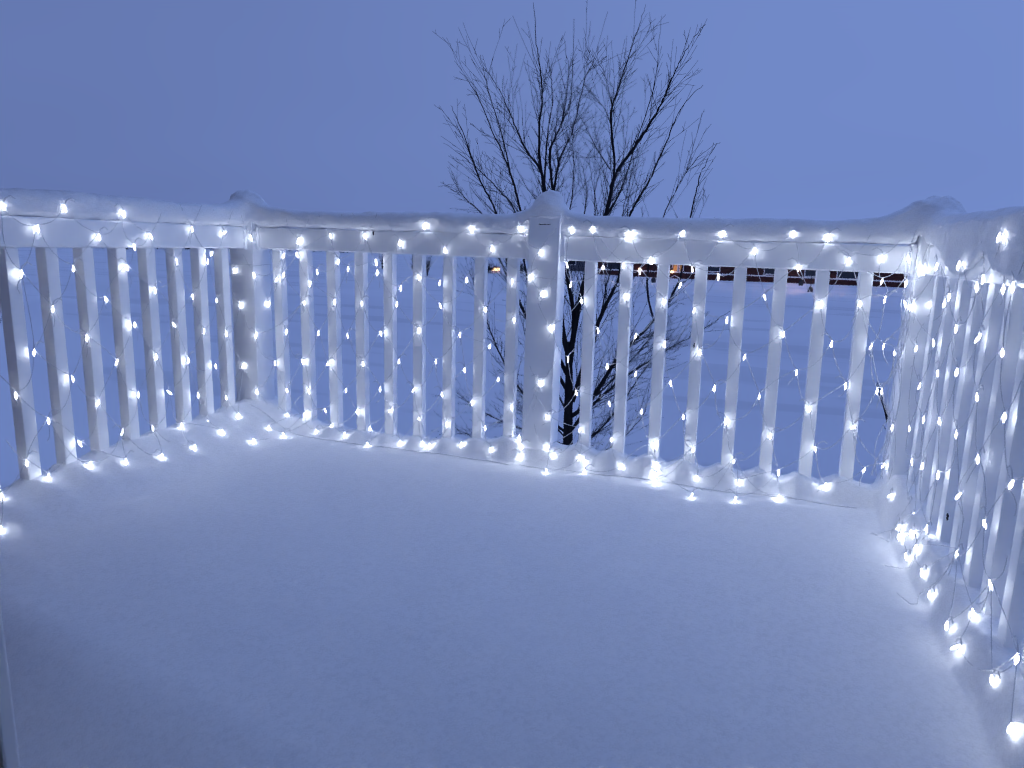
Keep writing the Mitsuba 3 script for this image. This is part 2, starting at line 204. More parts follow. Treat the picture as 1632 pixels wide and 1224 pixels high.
edge = np.where(e <= 0)[0]; v[edge, 2] = -1.06
add('deck_snow', Mesh().put(v, f).get(), 'snow', True, 'thick untouched snow covering the deck floor, heaped up along the railing feet', kind='structure')

# the house that the picture is taken from: front wall with the doorway round the camera, dark room behind
WY = .425; WX0 = -.628; WX1 = .42
h = 'house'
note(h, 'house doorway with a white frame, a sliver of it at the lower left edge', 'house')
m = Mesh()
m.put(*box(-1.44, WX0 - .06, WY - .16, WY - .012, GROUND - .2, 1.70)); m.put(*box(WX1 + .06, 5, WY - .16, WY - .012, GROUND - .2, 1.70))
m.put(*box(WX0 - .058, WX1 + .058, WY - .16, WY - .012, 1.16, 1.70)); m.put(*box(WX0 - .058, WX1 + .058, WY - .16, WY - .012, GROUND - .2, -1.07))
add(h + '__wall', m.get(), 'house_wall')
add(h + '__shade_wall', Mesh().put(*box(-6, -1.442, WY - .16, .95, GROUND - .2, 1.70)).get(), 'brown_wood')  # unseen wing, added to shade the left corner of the deck snow
m = Mesh()
m.put(*box(WX0 - .058, WX0, WY - .013, WY + .004, -1.06, 1.1)); m.put(*box(WX1, WX1 + .058, WY - .013, WY + .004, -1.06, 1.1)); m.put(*box(WX0 - .058, WX1 + .058, WY - .013, WY + .004, 1.102, 1.158))
add(h + '__door_frame', m.get(), 'white_paint', False, 'white door frame')
m = Mesh()
m.put(*box(WX0 - .058, WX0 - .003, WY - .16, WY - .0145, -1.06, 1.1)); add(h + '__door_jamb', Mesh().put(*box(WX1 + .003, WX1 + .058, WY - .16, WY - .0145, -1.06, 1.1)).get(), 'brown_wood')
add(h + '__door_jamb', m.get(), 'brown_wood', False, 'brown inner side of the door frame')
m = Mesh()
m.put(*box(-3, 3, -4, WY - .17, -.95, -.88)); m.put(*box(-3, 3, -4, WY - .17, 1.55, 1.65)); m.put(*box(-3, 3, -4.1, -4.0, -.95, 1.7)); m.put(*box(-3.1, -3, -4.1, WY - .17, -.95, 1.7)); m.put(*box(3, 3.1, -4.1, WY - .17, -.95, 1.7))
add(h + '__room', m.get(), 'room_dark')
m = Mesh()
m.put(*box(-6.3, 5.3, -5, WY + .50, 1.705, 1.85)); add(h + '__roof', m.get(), 'roof_snow')  # out of view; eave set low and drawn out to shade the near snow
m = Mesh(); m.put(*box(-6.3, -.95, WY + .502, 1.68, 1.705, 1.85)); add(h + '__shade_roof', m.get(), 'brown_wood')  # unseen overhang, added to deepen the shade at the left

# ---------------------------------------------------------------- the railing
POST_LABEL = {'left': 'white corner post at the far left corner of the deck', 'middle': 'white railing post in the middle of the far side, in front of the tree', 'right': 'white corner post at the right corner of the deck, wires bunched on it'}
for name, (px, py) in POSTS.items():
    k = add('railing_post', Mesh().put(*box(px - .0535, px + .0535, py - .0535, py + .0535, -1.06, POST_TOP, .004)).get(), 'vinyl', 30, POST_LABEL[name], 'post')
    m = Mesh()                                      # the flat cap under the snow
    m.put(*box(px - .056, px + .056, py - .054, py + .056, POST_TOP + .001, POST_TOP + .008, .002)); add(k + '__cap', m.get(), 'vinyl', 30)
    if name == 'middle':
        add(k + '__slot', Mesh().put(*box(px - .019, px + .021, py - .0545, py - .0525, .062, .0645, .0004)).get(), 'dark_plastic', False, 'thin dark slot near the top')
SEC = {'left': 'left railing section running back from the corner', 'farleft': 'railing section between the left corner post and the middle post', 'farright': 'railing section between the middle post and the right corner post', 'right': 'right railing section seen almost end on, nearest the camera'}
def section(name):
    sx = 'railing_section'; n = 0
    while f'{sx}' in SECTION_KEYS.values(): n += 1; sx = f'railing_section_{n:03d}'
    SECTION_KEYS[name] = sx
    note(sx, SEC[name] + ', white balusters', 'railing')
    rails, bal, brk = [], [], []
    if name in ('farleft', 'farright'):
        x0, x1 = (POSTS['left'][0] + .0545, POSTS['middle'][0] - .0545) if name == 'farleft' else (POSTS['middle'][0] + .0545, POSTS['right'][0] - .0545)
        y0, y1 = FAR_Y - .010, FAR_Y + .048
        rails = [(x0 + .001, x1 - .001, y0, y1, RAIL_Z0, RAIL_Z1), (x0 + .001, x1 - .001, y0 + .012, y1, -.80, -.755)]
        brk = [(x0, x0 + .014, y0 - .005, y1 + .005, RAIL_Z0 - .006, RAIL_Z1 + .004), (x1 - .014, x1, y0 - .005, y1 + .005, RAIL_Z0 - .006, RAIL_Z1 + .004)]
        for i, b in enumerate(B_FAR1 if name == 'farleft' else B_FAR2):
            bal.append((b, b + BAL, FAR_Y, FAR_Y + BAL, (.004, 0) if name == 'farleft' else (.011 + .001 * i, 0)))
    else:
        p = POSTS[name]; y1 = p[1] - .0545; y0 = .96 if name == 'left' else WY + .01
        x0, x1 = (LEFT_X - .048, LEFT_X + .010) if name == 'left' else (RIGHT_X - .010, RIGHT_X + .048)
        rails = [(x0, x1, y0, y1 - .001, RAIL_Z0, RAIL_Z1), (x0 + .006, x1 - .012, y0, y1 - .001, -.80, -.755)]
        brk = [(x0 - .005, x1 + .005, y1 - .014, y1, RAIL_Z0 - .006, RAIL_Z1 + .004)]
        for b in ([q for q in B_LEFT if q > 1.0] if name == 'left' else B_RIGHT):
            xx = (LEFT_X - BAL, LEFT_X) if name == 'left' else (RIGHT_X, RIGHT_X + BAL)
            bal.append((*xx, b - BAL, b, (0, 0) if name == 'left' else (.008, 0)))
    add(sx + '__top_rail', Mesh().put(*box(*rails[0], .004)).get(), 'vinyl', 30)
    add(sx + '__bottom_rail', Mesh().put(*box(*rails[1], .004)).get(), 'vinyl', 30)
    for b in brk: add(sx + '__bracket', Mesh().put(*box(*b, .002)).get(), 'vinyl', 30)
    for i, (x0, x1, y0, y1, sh) in enumerate(bal):
        add(sx + '__baluster', Mesh().put(*box(x0, x1, y0, y1, -.754, RAIL_Z0 - .0005, .003, sh)).get(), 'vinyl', 30)
    return sx
SECTION_KEYS = {}
for name in SEC: section(name)

# small black clips
for (x, y, z), lab in (((-1.285, FAR_Y - .014, .012), 'small black hook on the top rail left of the middle post'), ((-.125, FAR_Y - .004, -.315), 'small black clip on a baluster right of the middle post'), ((RIGHT_X - .006, 1.79, -.60), 'small black clip low on the right railing')):
    m = Mesh().put(*tube([(x, y, z + .012), (x, y - .004, z + .010), (x, y - .004, z + .002), (x + .001, y - .003, z - .001)], .0024, 6)); add('clip', m.get(), 'dark_plastic', True, lab, 'clip')

# ---------------------------------------------------------------- snow on the rails and posts (a level set, meshed)
def surface_net(fn, lo, hi, h):
    ax = [np.arange(a, b + h, h) for a, b in zip(lo, hi)]
    P = np.stack(np.meshgrid(*ax, indexing='ij'), -1); F = np.ones(P.shape[:3])
    near = (P[..., 0] < -1.75) | (P[..., 0] > .43) | (P[..., 1] > 2.25); Q = P[near]; F[near] = fn(Q[:, 0], Q[:, 1], Q[:, 2]); s = F < 0
    n = np.array(F.shape); num = np.zeros(n - 1); pos = np.zeros((*(n - 1), 3))
    corner = [(a, b, c) for a in (0, 1) for b in (0, 1) for c in (0, 1)]
    sl = lambda c: tuple(slice(c[k], n[k] - 1 + c[k]) for k in range(3))
    for i, a in enumerate(corner):
        for b in corner[i + 1:]:
            if sum(abs(np.subtract(a, b))) == 1:
                fa, fb = F[sl(a)], F[sl(b)]; x = (fa < 0) != (fb < 0); t = np.where(x, fa / np.where(x, fa - fb, 1), 0)
                num += x; pos += np.where(x[..., None], np.array(a) + t[..., None] * np.subtract(b, a), 0)
    idx = -np.ones(n - 1, int); on = num > 0; idx[on] = np.arange(on.sum())
    V = (np.argwhere(on) + pos[on] / num[on][:, None]) * h + np.array(lo)
    Q = []
    for k in range(3):
        u, w = (k + 1) % 3, (k + 2) % 3
        a = [slice(0, n[q]) for q in range(3)]; a[k] = slice(0, n[k] - 1); a[u] = slice(1, n[u] - 1); a[w] = slice(1, n[w] - 1); b = list(a); b[k] = slice(1, n[k])
        for flip, ce in ((0, s[tuple(a)] & ~s[tuple(b)]), (1, ~s[tuple(a)] & s[tuple(b)])):
            c = np.argwhere(ce); c[:, u] += 1; c[:, w] += 1
            def g(du, dw):
                d = c.copy(); d[:, u] -= du; d[:, w] -= dw; return idx[tuple(d.T)]
            q = np.stack([g(1, 1), g(0, 1), g(0, 0), g(1, 0)], 1); Q.append(q[:, ::-1] if flip else q)
    Q = np.vstack(Q); return V, np.vstack([Q[:, [0, 1, 2]], Q[:, [0, 2, 3]]])
def rbox(dx, dz, a, b, r):
    qx, qz = np.abs(dx) - a + r, np.abs(dz) - b + r
    return np.hypot(np.maximum(qx, 0), np.maximum(qz, 0)) + np.minimum(np.maximum(qx, qz), 0) - r
def shoulder(d, a, w): return a * np.exp(-np.maximum(np.abs(d) - .04, 0) / w)
CURTAIN = np.array([[.3, .0], [.6, -.035], [.8, .01], [1.0, -.045], [1.2, -.02], [1.36, -.050], [1.53, -.048], [1.60, -.040], [1.70, -.030], [1.76, .004], [1.80, .006], [1.87, -.030], [1.93, -.048], [2.0, -.044], [2.06, -.020], [2.12, -.006], [2.17, .018], [2.24, .03], [2.4, .03]])
def snow_sdf(x, y, z):
    n1 = .008 * nz(x + z, y + z, .045, 31, 3) + .010 * nz(x, y, .28, 32, 2) + .005 * nz(x - z * 1.3, y + z, .016, 37, 2)
    # far side
    ht = .094 + .010 * nz(x, 0 * x, .35, 33, 2) + shoulder(x - POSTS['middle'][0], .040, .05) + shoulder(x - POSTS['left'][0], .035, .06) + shoulder(x - .50, .065, .075)
    zb = RAIL_Z1 + .0005
    far = rbox(y - 2.362, z - (zb + ht) / 2, .036 + .006 * nz(x, 0 * x, .13, 38, 2) + .10 * np.maximum(.05 - np.abs(z - .06), 0), (ht - zb) / 2, .026)
    # left side
    ht = .100 + .010 * nz(y, 0 * x, .4, 34, 2) + shoulder(y - POSTS['left'][1], .045, .06)
    left = np.maximum(rbox(x - (-1.853), z - (zb + ht) / 2, .039, (ht - zb) / 2, .03), y - 2.36)
    # right side with a sheet hanging down in front of the rail
    ht = .112 + .008 * nz(y, 0 * x, .3, 35, 2) + shoulder(y - POSTS['right'][1], .03, .06)
    right = rbox(x - .536, z - (zb + ht) / 2, .046, (ht - zb) / 2, .04)
    low = np.interp(y, CURTAIN[:, 0], CURTAIN[:, 1])
    wob = .004 * nz(y, 0 * x, .05, 36, 2)
    sheet_ = rbox(x - (.496 + wob - .010 * (z - .03) / .09 * 0), z - (low + .085) / 2, .0085, np.maximum((.085 - low) / 2, .002), .008)
    right = np.maximum(smin(right, sheet_, .02), y - 2.36)
    left = np.maximum(left, .955 - y)
    f = smin(smin(far, left, .012), right, .015)
    for (px, py), hh, rr, base in ((POSTS['left'], .166, .078, .05), (POSTS['middle'], .172, .058, POST_TOP + .002), (POSTS['right'], .180, .078, .06)):
        q = ((np.hypot(x - px, y - py) / rr) ** 2.3 + (np.abs(z - base) / (hh - base)) ** 2.1) ** (1 / 2.2)
        dome = np.maximum((q - 1) * rr * .8, base - z - .003)
        f = smin(f, dome, .022)
    # nothing in front of the middle post's face or inside the posts' faces below their tops
    for (px, py), zt in zip(POSTS.values(), (.050, POST_TOP, .055)):
        f = np.maximum(f, -np.maximum(rbox(x - px, y - py, .0545 if zt < .08 else .0525, .0545 if zt < .08 else .0525, .001), z - zt))
    px, py = POSTS['middle']
    f = np.maximum(f, -np.maximum(np.maximum(np.abs(x - px) - .052, y - (py - .053)), z - POST_TOP))
    f = f + n1 * .7
    return f
V, Fc = surface_net(snow_sdf, (-1.93, WY + .02, -.07), (.63, 2.46, .22), .006)
c = V[Fc].mean(1)
side = np.where((c[:, 0] < -1.76) & (c[:, 1] < 2.27), 0, np.where((c[:, 0] > .44) & (c[:, 1] < 2.27), 3, 1))
side = np.where((side == 1) & (c[:, 0] > POSTS['middle'][0]), 2, side)
for i, (nm, lo, hi) in enumerate((('left', -9, -1.76), ('middle', POSTS['middle'][0] - .10, POSTS['middle'][0] + .10), ('right', .42, 9))):
    side = np.where((c[:, 0] > lo) & (c[:, 0] < hi) & (c[:, 1] > 2.27), 4 + i, side)
NAMES = ['rail_snow'] * 4 + ['snow_cap'] * 3
SNOW_LABEL = ['snow ridge along the left railing, left of the far left corner', 'snow ridge on the rail between the left corner and the middle post', 'long snow ridge on the rail right of the middle post', 'thick snow slab hanging down over the right railing',
              'snow mound on the far left corner post', 'pointed snow mound on the middle post in front of the tree', 'wide snow mound on the right corner post']
for i in range(7):
    ff = Fc[side == i]; u, inv = np.unique(ff, return_inverse=True)
    m = trimesh.Trimesh(V[u] + O, inv.reshape(-1, 3), process=False)
    add(NAMES[i], m, 'snow', True, SNOW_LABEL[i], 'snow', kind='stuff' if False else None)

# ---------------------------------------------------------------- the light nets
def lathe(prof, n=10):
    a = np.arange(n) * 2 * np.pi / n; v = [[r * math.cos(t), r * math.sin(t), z] for r, z in prof for t in a]; f = []
    for i in range(len(prof) - 1):
        for j in range(n):
            p, q = i * n + j, i * n + (j + 1) % n; f += [[p, p + n, q + n], [p, q + n, q]]
    return np.array(v), np.array(f)
bulb_mesh = trimesh.Trimesh(*lathe([(.0004, .0110), (.0014, .0100), (.0018, .0062), (.0027, .0033), (.0032, -.0005), (.0028, -.004), (.0019, -.0070), (.0009, -.0095), (.0002, -.0100)]), process=False)
bulb_mesh.fix_normals()
_r = random.Random(3)                               # the right net goes on towards the house
for i in range(5):
    for j in range(4):
        BULBS['right'].append((RIGHT_X - .016, 1.16 - .15 * i + _r.uniform(-.03, .03), -.10 - .15 * j - .07 * (i % 2) + _r.uniform(-.02, .02), 0))
NET_LABEL = {'left': 'net of white string lights on the left railing', 'farleft': 'net of white string lights between the left corner and the middle post', 'farright': 'net of white string lights between the middle post and the right corner', 'right': 'net of white string lights on the right railing nearest the camera'}
rng = random.Random(11)
def sag_line(a, b, sag, n=7, wob=.0):
    t = np.linspace(0, 1, n)[:, None]; p = np.array(a) * (1 - t) + np.array(b) * t
    p[:, 2] -= sag * 4 * (t * (1 - t))[:, 0]
    p += wob * np.sin(t * np.pi) * np.array([rng.uniform(-1, 1), rng.uniform(-1, 1), rng.uniform(-1, 1)])
    return p
bulb_dict = None
for name, pts in BULBS.items():
    key, n = 'light_net', 0
    while key in labels: n += 1; key = f'light_net_{n:03d}'
    note(key, NET_LABEL[name], 'string lights')
    wires = Mesh(); thick = .0009 if name == 'right' else .0011; P = np.array([p[:3] for p in pts]); kind = [p[3] for p in pts]
    ax_ = 1 if name in ('left', 'right') else 0
    for i, (x, y, z, emb) in enumerate(pts):
        if emb and z < -.3: z += .007
        elif emb: x, y = (x + .007, y) if name == 'left' else (x - .007, y) if name == 'right' else (x, y - .007)
        elif z > RAIL_Z0: x, y = (x + .004, y) if name == 'left' else (x, y - .004)
        tilt = T().translate([x, y, z + EYE]).rotate([0, 0, 1], rng.uniform(0, 360)).rotate([1, 0, 0], rng.choice([rng.uniform(-18, 18), rng.uniform(-60, 60) if rng.random() < .35 else rng.uniform(-25, 25)])).scale(rng.uniform(.9, 1.1))
        if bulb_dict is None: bulb_dict = mikit.ply(bulb_mesh, 'white_paint', True)
        w = rng.uniform(.6, 1.25)
        if emb: w *= rng.uniform(.7, 1.2) if name == 'right' else rng.uniform(.9, 1.7)           # bright in their melted snow
        add(key + '__bulb', {**bulb_dict, 'to_world': tilt, 'emitter': {'type': 'area', 'radiance': {'type': 'rgb', 'value': [LED * w * .92, LED * w, LED * w * 1.12]}}}, None)
        d = P - P[i]; along = d[:, ax_]; up = d[:, 2]; dist = np.linalg.norm(d, axis=1)
        top = (x, y, z + .011)
        for s in (-1, 1):
            ok = np.where((s * along > .012) & (up > .008) & (dist < .26) & (s * along < up * 3.5 + .03))[0]
            if len(ok):
                j = ok[np.argmin(dist[ok] + .3 * np.abs(s * along[ok] - up[ok]))]
                a = P[j] + [0, 0, .011]
                wires.put(*tube(sag_line(a, top, rng.uniform(.0, .025) * dist[j] / .1, 9, .012), thick, 4))
            elif not emb:
                b = np.array(top) + np.array([s * .05 if ax_ == 0 else 0, s * .05 if ax_ == 1 else 0, .07])
                wires.put(*tube(sag_line(b, top, .01, 6, .01), thick, 4))
        if rng.random() < .7:                        # the lead that curls round the lamp
            s = rng.choice((-1, 1)); e = np.array([s * .02, 0, 0]) if ax_ == 0 else np.array([0, s * .02, 0])
            q = np.array([top, np.array(top) + e * .3 + [0, 0, .012], np.array(top) + e + [0, 0, .02], np.array(top) + e * 1.6 + [0, 0, .012]])
            wires.put(*tube(q, .0014, 5))
        if not emb and rng.random() < .5:
            wires.put(*tube(sag_line((x, y, z - .010), (x + rng.uniform(-.02, .02), y, z - rng.uniform(.03, .06)), 0, 5, .008), thick, 4))
    # the net's edge cords: along the top rail and over the snow at the foot
    if name == 'farleft':
        for zz in (-.118,): wires.put(*tube([(-1.91, 2.30, zz), (-1.80, 2.301, zz + .004), (-1.79, 2.31, zz), (-1.79, 2.40, zz + .003)], thick, 4))
        xs_ = np.linspace(-1.80, -.72, 30); yy = 2.345 - .085 + .010 * nz(xs_, 0 * xs_, .2, 41); 
        wires.put(*tube(np.stack([xs_, yy, snow_z(xs_, yy) + .0025 + .003 * nz(xs_, 0 * xs_, .1, 42)], -1), .0012, 4))
    if name == 'farright':
        wires.put(*tube([(-.695, 2.306, -.110), (-.64, 2.309, -.113), (-.583, 2.307, -.116), (-.581, 2.34, -.112)], thick, 4))
        xs_ = np.linspace(-.68, .40, 30); yy = 2.345 - .080 + .012 * nz(xs_, 0 * xs_, .2, 43)
        wires.put(*tube(np.stack([xs_, yy, snow_z(xs_, yy) + .0025 + .003 * nz(xs_, 0 * xs_, .1, 44)], -1), .0012, 4))
    if name == 'right':                              # the slack of the net, bunched by the corner post
        for k in range(6):
            a = np.array([.47 + .012 * rng.uniform(-1, 1), 2.29, -.10]); b = np.array([.455 + .02 * rng.uniform(-1, 1), 2.27, -.66])
            t = np.linspace(0, 1, 16)[:, None]; p = a * (1 - t) + b * t + .012 * np.stack([np.sin(t[:, 0] * rng.uniform(6, 16) + k), np.cos(t[:, 0] * rng.uniform(5, 12)), 0 * t[:, 0]], -1)
            wires.put(*tube(p, thick, 4))
        for k in range(4):
            y0 = rng.uniform(1.7, 2.22); q = [(.50, y0, -.64)]
            for s in range(5): q.append((.50 - .018 * (s + 1) + rng.uniform(-.006, .006), y0 + rng.uniform(-.03, .03), max(-.64 - .028 * (s + 1), 0)))
            q = np.array(q); q[:, 2] = np.maximum(snow_z(q[:, 0], q[:, 1]) + .004, q[:, 2] * 0 - 9); wires.put(*tube(q, thick, 4))
    add(key + '__wire', wires.get(), 'wire_plastic', False)

# ---------------------------------------------------------------- the bare tree and other plants
def spline(pts, n):
    p = np.array(pts, float); t = np.linspace(0, len(p) - 1, n)
    from scipy.interpolate import CubicSpline, PchipInterpolator
    return PchipInterpolator(np.arange(len(p)), p, axis=0)(t)
LIMBS = [  # crown limbs as paths (metres from the eye), the base radius, 1 for a low limb, 1 for an outer left one
    ([(-2.00, 8.60, -1.33), (-2.07, 8.54, -1.01), (-2.12, 8.48, -0.46), (-2.22, 8.42, 0.14), (-2.33, 8.36, 0.63), (-2.40, 8.30, 1.25), (-2.36, 8.24, 1.66), (-2.41, 8.18, 2.10), (-2.47, 8.12, 2.62)], 0.036, 0, 0),
    ([(-1.97, 8.60, -1.57), (-1.95, 8.66, -1.01), (-2.06, 8.71, -0.47), (-2.24, 8.77, 0.23), (-2.40, 8.83, 1.10), (-2.29, 8.89, 1.45), (-2.19, 8.94, 1.79), (-2.22, 9.00, 2.69)], 0.034, 0, 0),
    ([(-1.91, 8.60, -1.97), (-1.81, 8.69, -1.53), (-1.71, 8.78, -1.09), (-1.58, 8.87, -0.69), (-1.46, 8.96, -0.36), (-1.40, 9.04, 0.34), (-1.19, 9.13, 0.81), (-1.04, 9.22, 1.25), (-0.88, 9.31, 1.69), (-0.65, 9.40, 1.97)], 0.034, 0, 0),
    ([(-1.97, 8.60, -1.44), (-1.86, 8.58, -0.61), (-1.74, 8.56, -0.07), (-1.61, 8.55, 0.34), (-1.52, 8.53, 0.80), (-1.27, 8.51, 1.18), (-1.05, 8.49, 1.55), (-0.96, 8.48, 1.77), (-0.84, 8.46, 2.06), (-0.62, 8.44, 2.39)], 0.036, 0, 0),
    ([(-1.69, 8.66, 0.14), (-1.56, 8.71, 0.86), (-1.65, 8.76, 1.53), (-1.57, 8.82, 1.90), (-1.44, 8.87, 2.40), (-1.34, 8.92, 2.76)], 0.018, 0, 0),
    ([(-1.94, 8.60, -2.18), (-1.65, 8.52, -1.89), (-1.38, 8.44, -1.41), (-1.21, 8.36, -1.18), (-0.93, 8.28, -0.84), (-0.65, 8.20, -0.31), (-0.58, 8.12, 0.44), (-0.49, 8.04, 0.83), (-0.34, 7.96, 1.10)], 0.028, 0, 0),
    ([(-1.98, 8.60, -1.65), (-2.31, 8.68, -1.04), (-2.57, 8.76, -0.33), (-2.76, 8.84, 0.40), (-2.96, 8.92, 0.92), (-3.18, 9.00, 1.31), (-3.51, 9.08, 1.91), (-3.78, 9.16, 2.20)], 0.026, 0, 1),
    ([(-1.97, 8.60, -1.85), (-2.36, 8.48, -1.18), (-2.70, 8.36, -0.48), (-2.87, 8.24, 0.32), (-3.07, 8.12, 0.75), (-3.24, 8.00, 1.26), (-3.35, 7.88, 1.52)], 0.024, 0, 1),
    ([(-2.42, 8.75, -1.25), (-2.68, 8.88, -0.34), (-2.89, 9.01, 0.39), (-3.24, 9.14, 0.75), (-3.60, 9.27, 1.02), (-4.08, 9.40, 1.33)], 0.016, 0, 1),
    ([(-2.53, 8.84, -1.15), (-3.07, 9.05, -0.28), (-3.44, 9.26, 0.36), (-3.78, 9.46, 0.59), (-4.01, 9.67, 0.79), (-4.22, 9.88, 1.05)], 0.014, 0, 1),
    ([(-2.12, 8.55, -0.62), (-2.26, 8.52, 0.07), (-2.40, 8.49, 0.83), (-2.60, 8.46, 1.10), (-2.79, 8.42, 1.49), (-2.91, 8.39, 1.73), (-3.17, 8.36, 2.10)], 0.020, 0, 0),
    ([(-2.29, 8.63, 0.37), (-2.24, 8.66, 0.97), (-2.09, 8.69, 1.35), (-1.97, 8.73, 1.96), (-1.76, 8.76, 2.32)], 0.015, 0, 0),
    ([(-1.95, 8.60, -2.39), (-2.29, 8.41, -2.09), (-2.62, 8.22, -1.64), (-2.86, 8.02, -1.01), (-2.98, 7.83, -0.51), (-3.03, 7.64, -0.29)], 0.018, 1, 1),
    ([(-1.93, 8.60, -2.39), (-1.57, 8.44, -1.90), (-1.20, 8.28, -1.52), (-0.88, 8.12, -1.26), (-0.47, 7.96, -0.95), (-0.07, 7.80, -0.63)], 0.018, 1, 0),
    ([(-1.94, 8.60, -2.57), (-2.46, 8.76, -2.49), (-2.96, 8.92, -2.42), (-3.53, 9.08, -2.23), (-3.89, 9.24, -2.04)], 0.014, 1, 1),
    ([(-1.92, 8.60, -2.57), (-1.62, 8.79, -2.40), (-1.38, 8.98, -2.08), (-1.15, 9.18, -1.67), (-0.87, 9.37, -1.22), (-0.63, 9.56, -0.85)], 0.015, 1, 0),
    ([(-1.92, 8.60, -2.77), (-2.29, 8.52, -2.66), (-2.79, 8.44, -2.63), (-3.29, 8.36, -2.48), (-3.71, 8.28, -2.21)], 0.013, 1, 1),
    ([(-1.92, 8.60, -2.77), (-1.54, 8.48, -2.60), (-1.22, 8.36, -2.33), (-0.93, 8.24, -1.87), (-0.90, 8.12, -1.54)], 0.012, 1, 0),
    ([(-1.94, 8.60, -2.47), (-2.21, 8.80, -2.30), (-2.39, 9.00, -1.93), (-2.52, 9.20, -1.45), (-2.70, 9.40, -0.96)], 0.010, 1, 0),
    ([(-1.95, 8.60, -2.06), (-1.75, 8.44, -1.60), (-1.59, 8.28, -1.10), (-1.46, 8.12, -0.41), (-1.34, 7.96, 0.08), (-1.24, 7.80, 0.61), (-1.16, 7.64, 0.88)], 0.013, 0, 0),
    ([(-1.94, 8.60, -2.39), (-1.74, 8.70, -2.05), (-1.51, 8.79, -1.64), (-1.38, 8.89, -1.16), (-1.31, 8.98, -0.68), (-1.33, 9.08, -0.21)], 0.010, 1, 0),
    ([(-1.93, 8.45, -2.10), (-2.12, 8.29, -1.69), (-2.32, 8.12, -1.36), (-2.46, 7.96, -0.82), (-2.54, 7.80, -0.45)], 0.011, 1, 0),
    ([(-1.92, 8.60, -2.71), (-1.72, 8.87, -2.52), (-1.47, 9.13, -2.31), (-1.33, 9.40, -1.99)], 0.009, 1, 0),
    ([(-1.94, 8.60, -2.66), (-2.18, 8.39, -2.40), (-2.42, 8.17, -2.09), (-2.65, 7.96, -1.68)], 0.009, 1, 0),
    ([(-1.65, 8.69, -1.91), (-1.34, 8.79, -1.56), (-1.06, 8.88, -1.17), (-0.86, 8.98, -0.81), (-0.76, 9.08, -0.46)], 0.011, 1, 0),
    ([(-1.59, 8.63, 1.28), (-1.67, 8.67, 1.51), (-1.81, 8.72, 1.70), (-1.99, 8.76, 1.90)], 0.006, 0, 0),
    ([(-1.60, 8.57, 1.38), (-1.60, 8.53, 1.57), (-1.67, 8.48, 1.85), (-1.74, 8.44, 2.07)], 0.006, 0, 0),
    ([(-1.61, 8.69, 0.90), (-1.82, 8.82, 1.17), (-1.98, 8.95, 1.41), (-2.09, 9.08, 1.58)], 0.007, 0, 0),
    ([(-2.08, 8.60, 0.34), (-2.01, 8.48, 0.59), (-1.98, 8.36, 0.92), (-1.98, 8.24, 1.12), (-1.87, 8.12, 1.28)], 0.008, 0, 0),
    ([(-1.90, 8.66, 0.29), (-1.89, 8.75, 0.61), (-1.97, 8.83, 0.95), (-1.88, 8.92, 1.15)], 0.007, 0, 0),
    ([(-1.72, 8.54, 0.29), (-1.73, 8.45, 0.59), (-1.66, 8.37, 0.94), (-1.72, 8.28, 1.23)], 0.007, 0, 0),
    ([(-1.65, 8.76, 0.34), (-1.50, 8.94, 0.70), (-1.41, 9.12, 1.17), (-1.22, 9.30, 2.08), (-1.23, 9.48, 2.81)], 0.012, 0, 0),
    ([(-0.98, 8.69, -0.83), (-1.09, 8.77, -0.35), (-1.03, 8.85, 0.14), (-0.85, 8.92, 0.65), (-0.68, 9.00, 0.99), (-0.41, 9.08, 1.24)], 0.012, 0, 0),
    ([(-2.83, 8.54, 0.88), (-2.91, 8.45, 1.28), (-3.10, 8.37, 1.87), (-3.12, 8.28, 2.06)], 0.009, 0, 0),
    ([(-3.27, 8.63, 0.80), (-3.45, 8.69, 1.17), (-3.68, 8.76, 1.52)], 0.007, 0, 1),
    ([(-2.36, 8.48, 0.64), (-2.30, 8.31, 1.21), (-2.21, 8.13, 1.66), (-2.24, 7.96, 2.02)], 0.012, 0, 0),
    ([(-2.23, 8.66, 1.41), (-2.20, 8.79, 1.93), (-2.32, 8.92, 2.46)], 0.008, 0, 0),
]
tree = 'bare_tree'
note(tree, 'bare dark young tree with upswept branches behind the middle post', 'tree')
t0 = np.array([-1.944, 8.600, -2.473]); base = t0.copy(); base[2] = GROUND - .1
trunk = spline([base, (base + t0) / 2 + [.03, 0, 0], t0, [-1.960, 8.600, -1.974], [-1.972, 8.600, -1.566], [-2.022, 8.600, -1.207]], 30)
rad = np.interp(np.linspace(0, 1, 30), [0, .08, .5, 1], [.105, .074, .058, .038])
add(tree + '__trunk', Mesh().put(*tube(trunk, rad * (1 + .06 * np.sin(np.arange(30) * 2.3)), 10)).get(), 'bark', True)
crown = Mesh(); rnp = np.random.default_rng(77)
def grow(p0, d, length, r0, level, up):
    n = max(4, int(length / .075)); p = [np.array(p0)]; d = d / np.linalg.norm(d)
    for i in range(n):
        d = d + rnp.normal(0, .035, 3) + np.array([0, 0, up * .028]); d /= np.linalg.norm(d); p.append(p[-1] + d * length / n)
    p = np.array(p); r = np.linspace(r0, .0013, n + 1); crown.put(*tube(p, np.maximum(r, .0019), 4 if r0 > .005 else 3))
    if level < 2:
        for i in range(1, n):
            if rnp.random() < (.36 if level == 0 else .3):
                t = p[i + 1] - p[i]; t /= np.linalg.norm(t); s = np.cross(t, rnp.normal(size=3)); s /= np.linalg.norm(s)
                grow(p[i], t * .95 + s * rnp.uniform(.45, .85), length * rnp.uniform(.18, .40) * (1 - .4 * i / n), max(r[i] * .6, .0016), level + 1, .6)
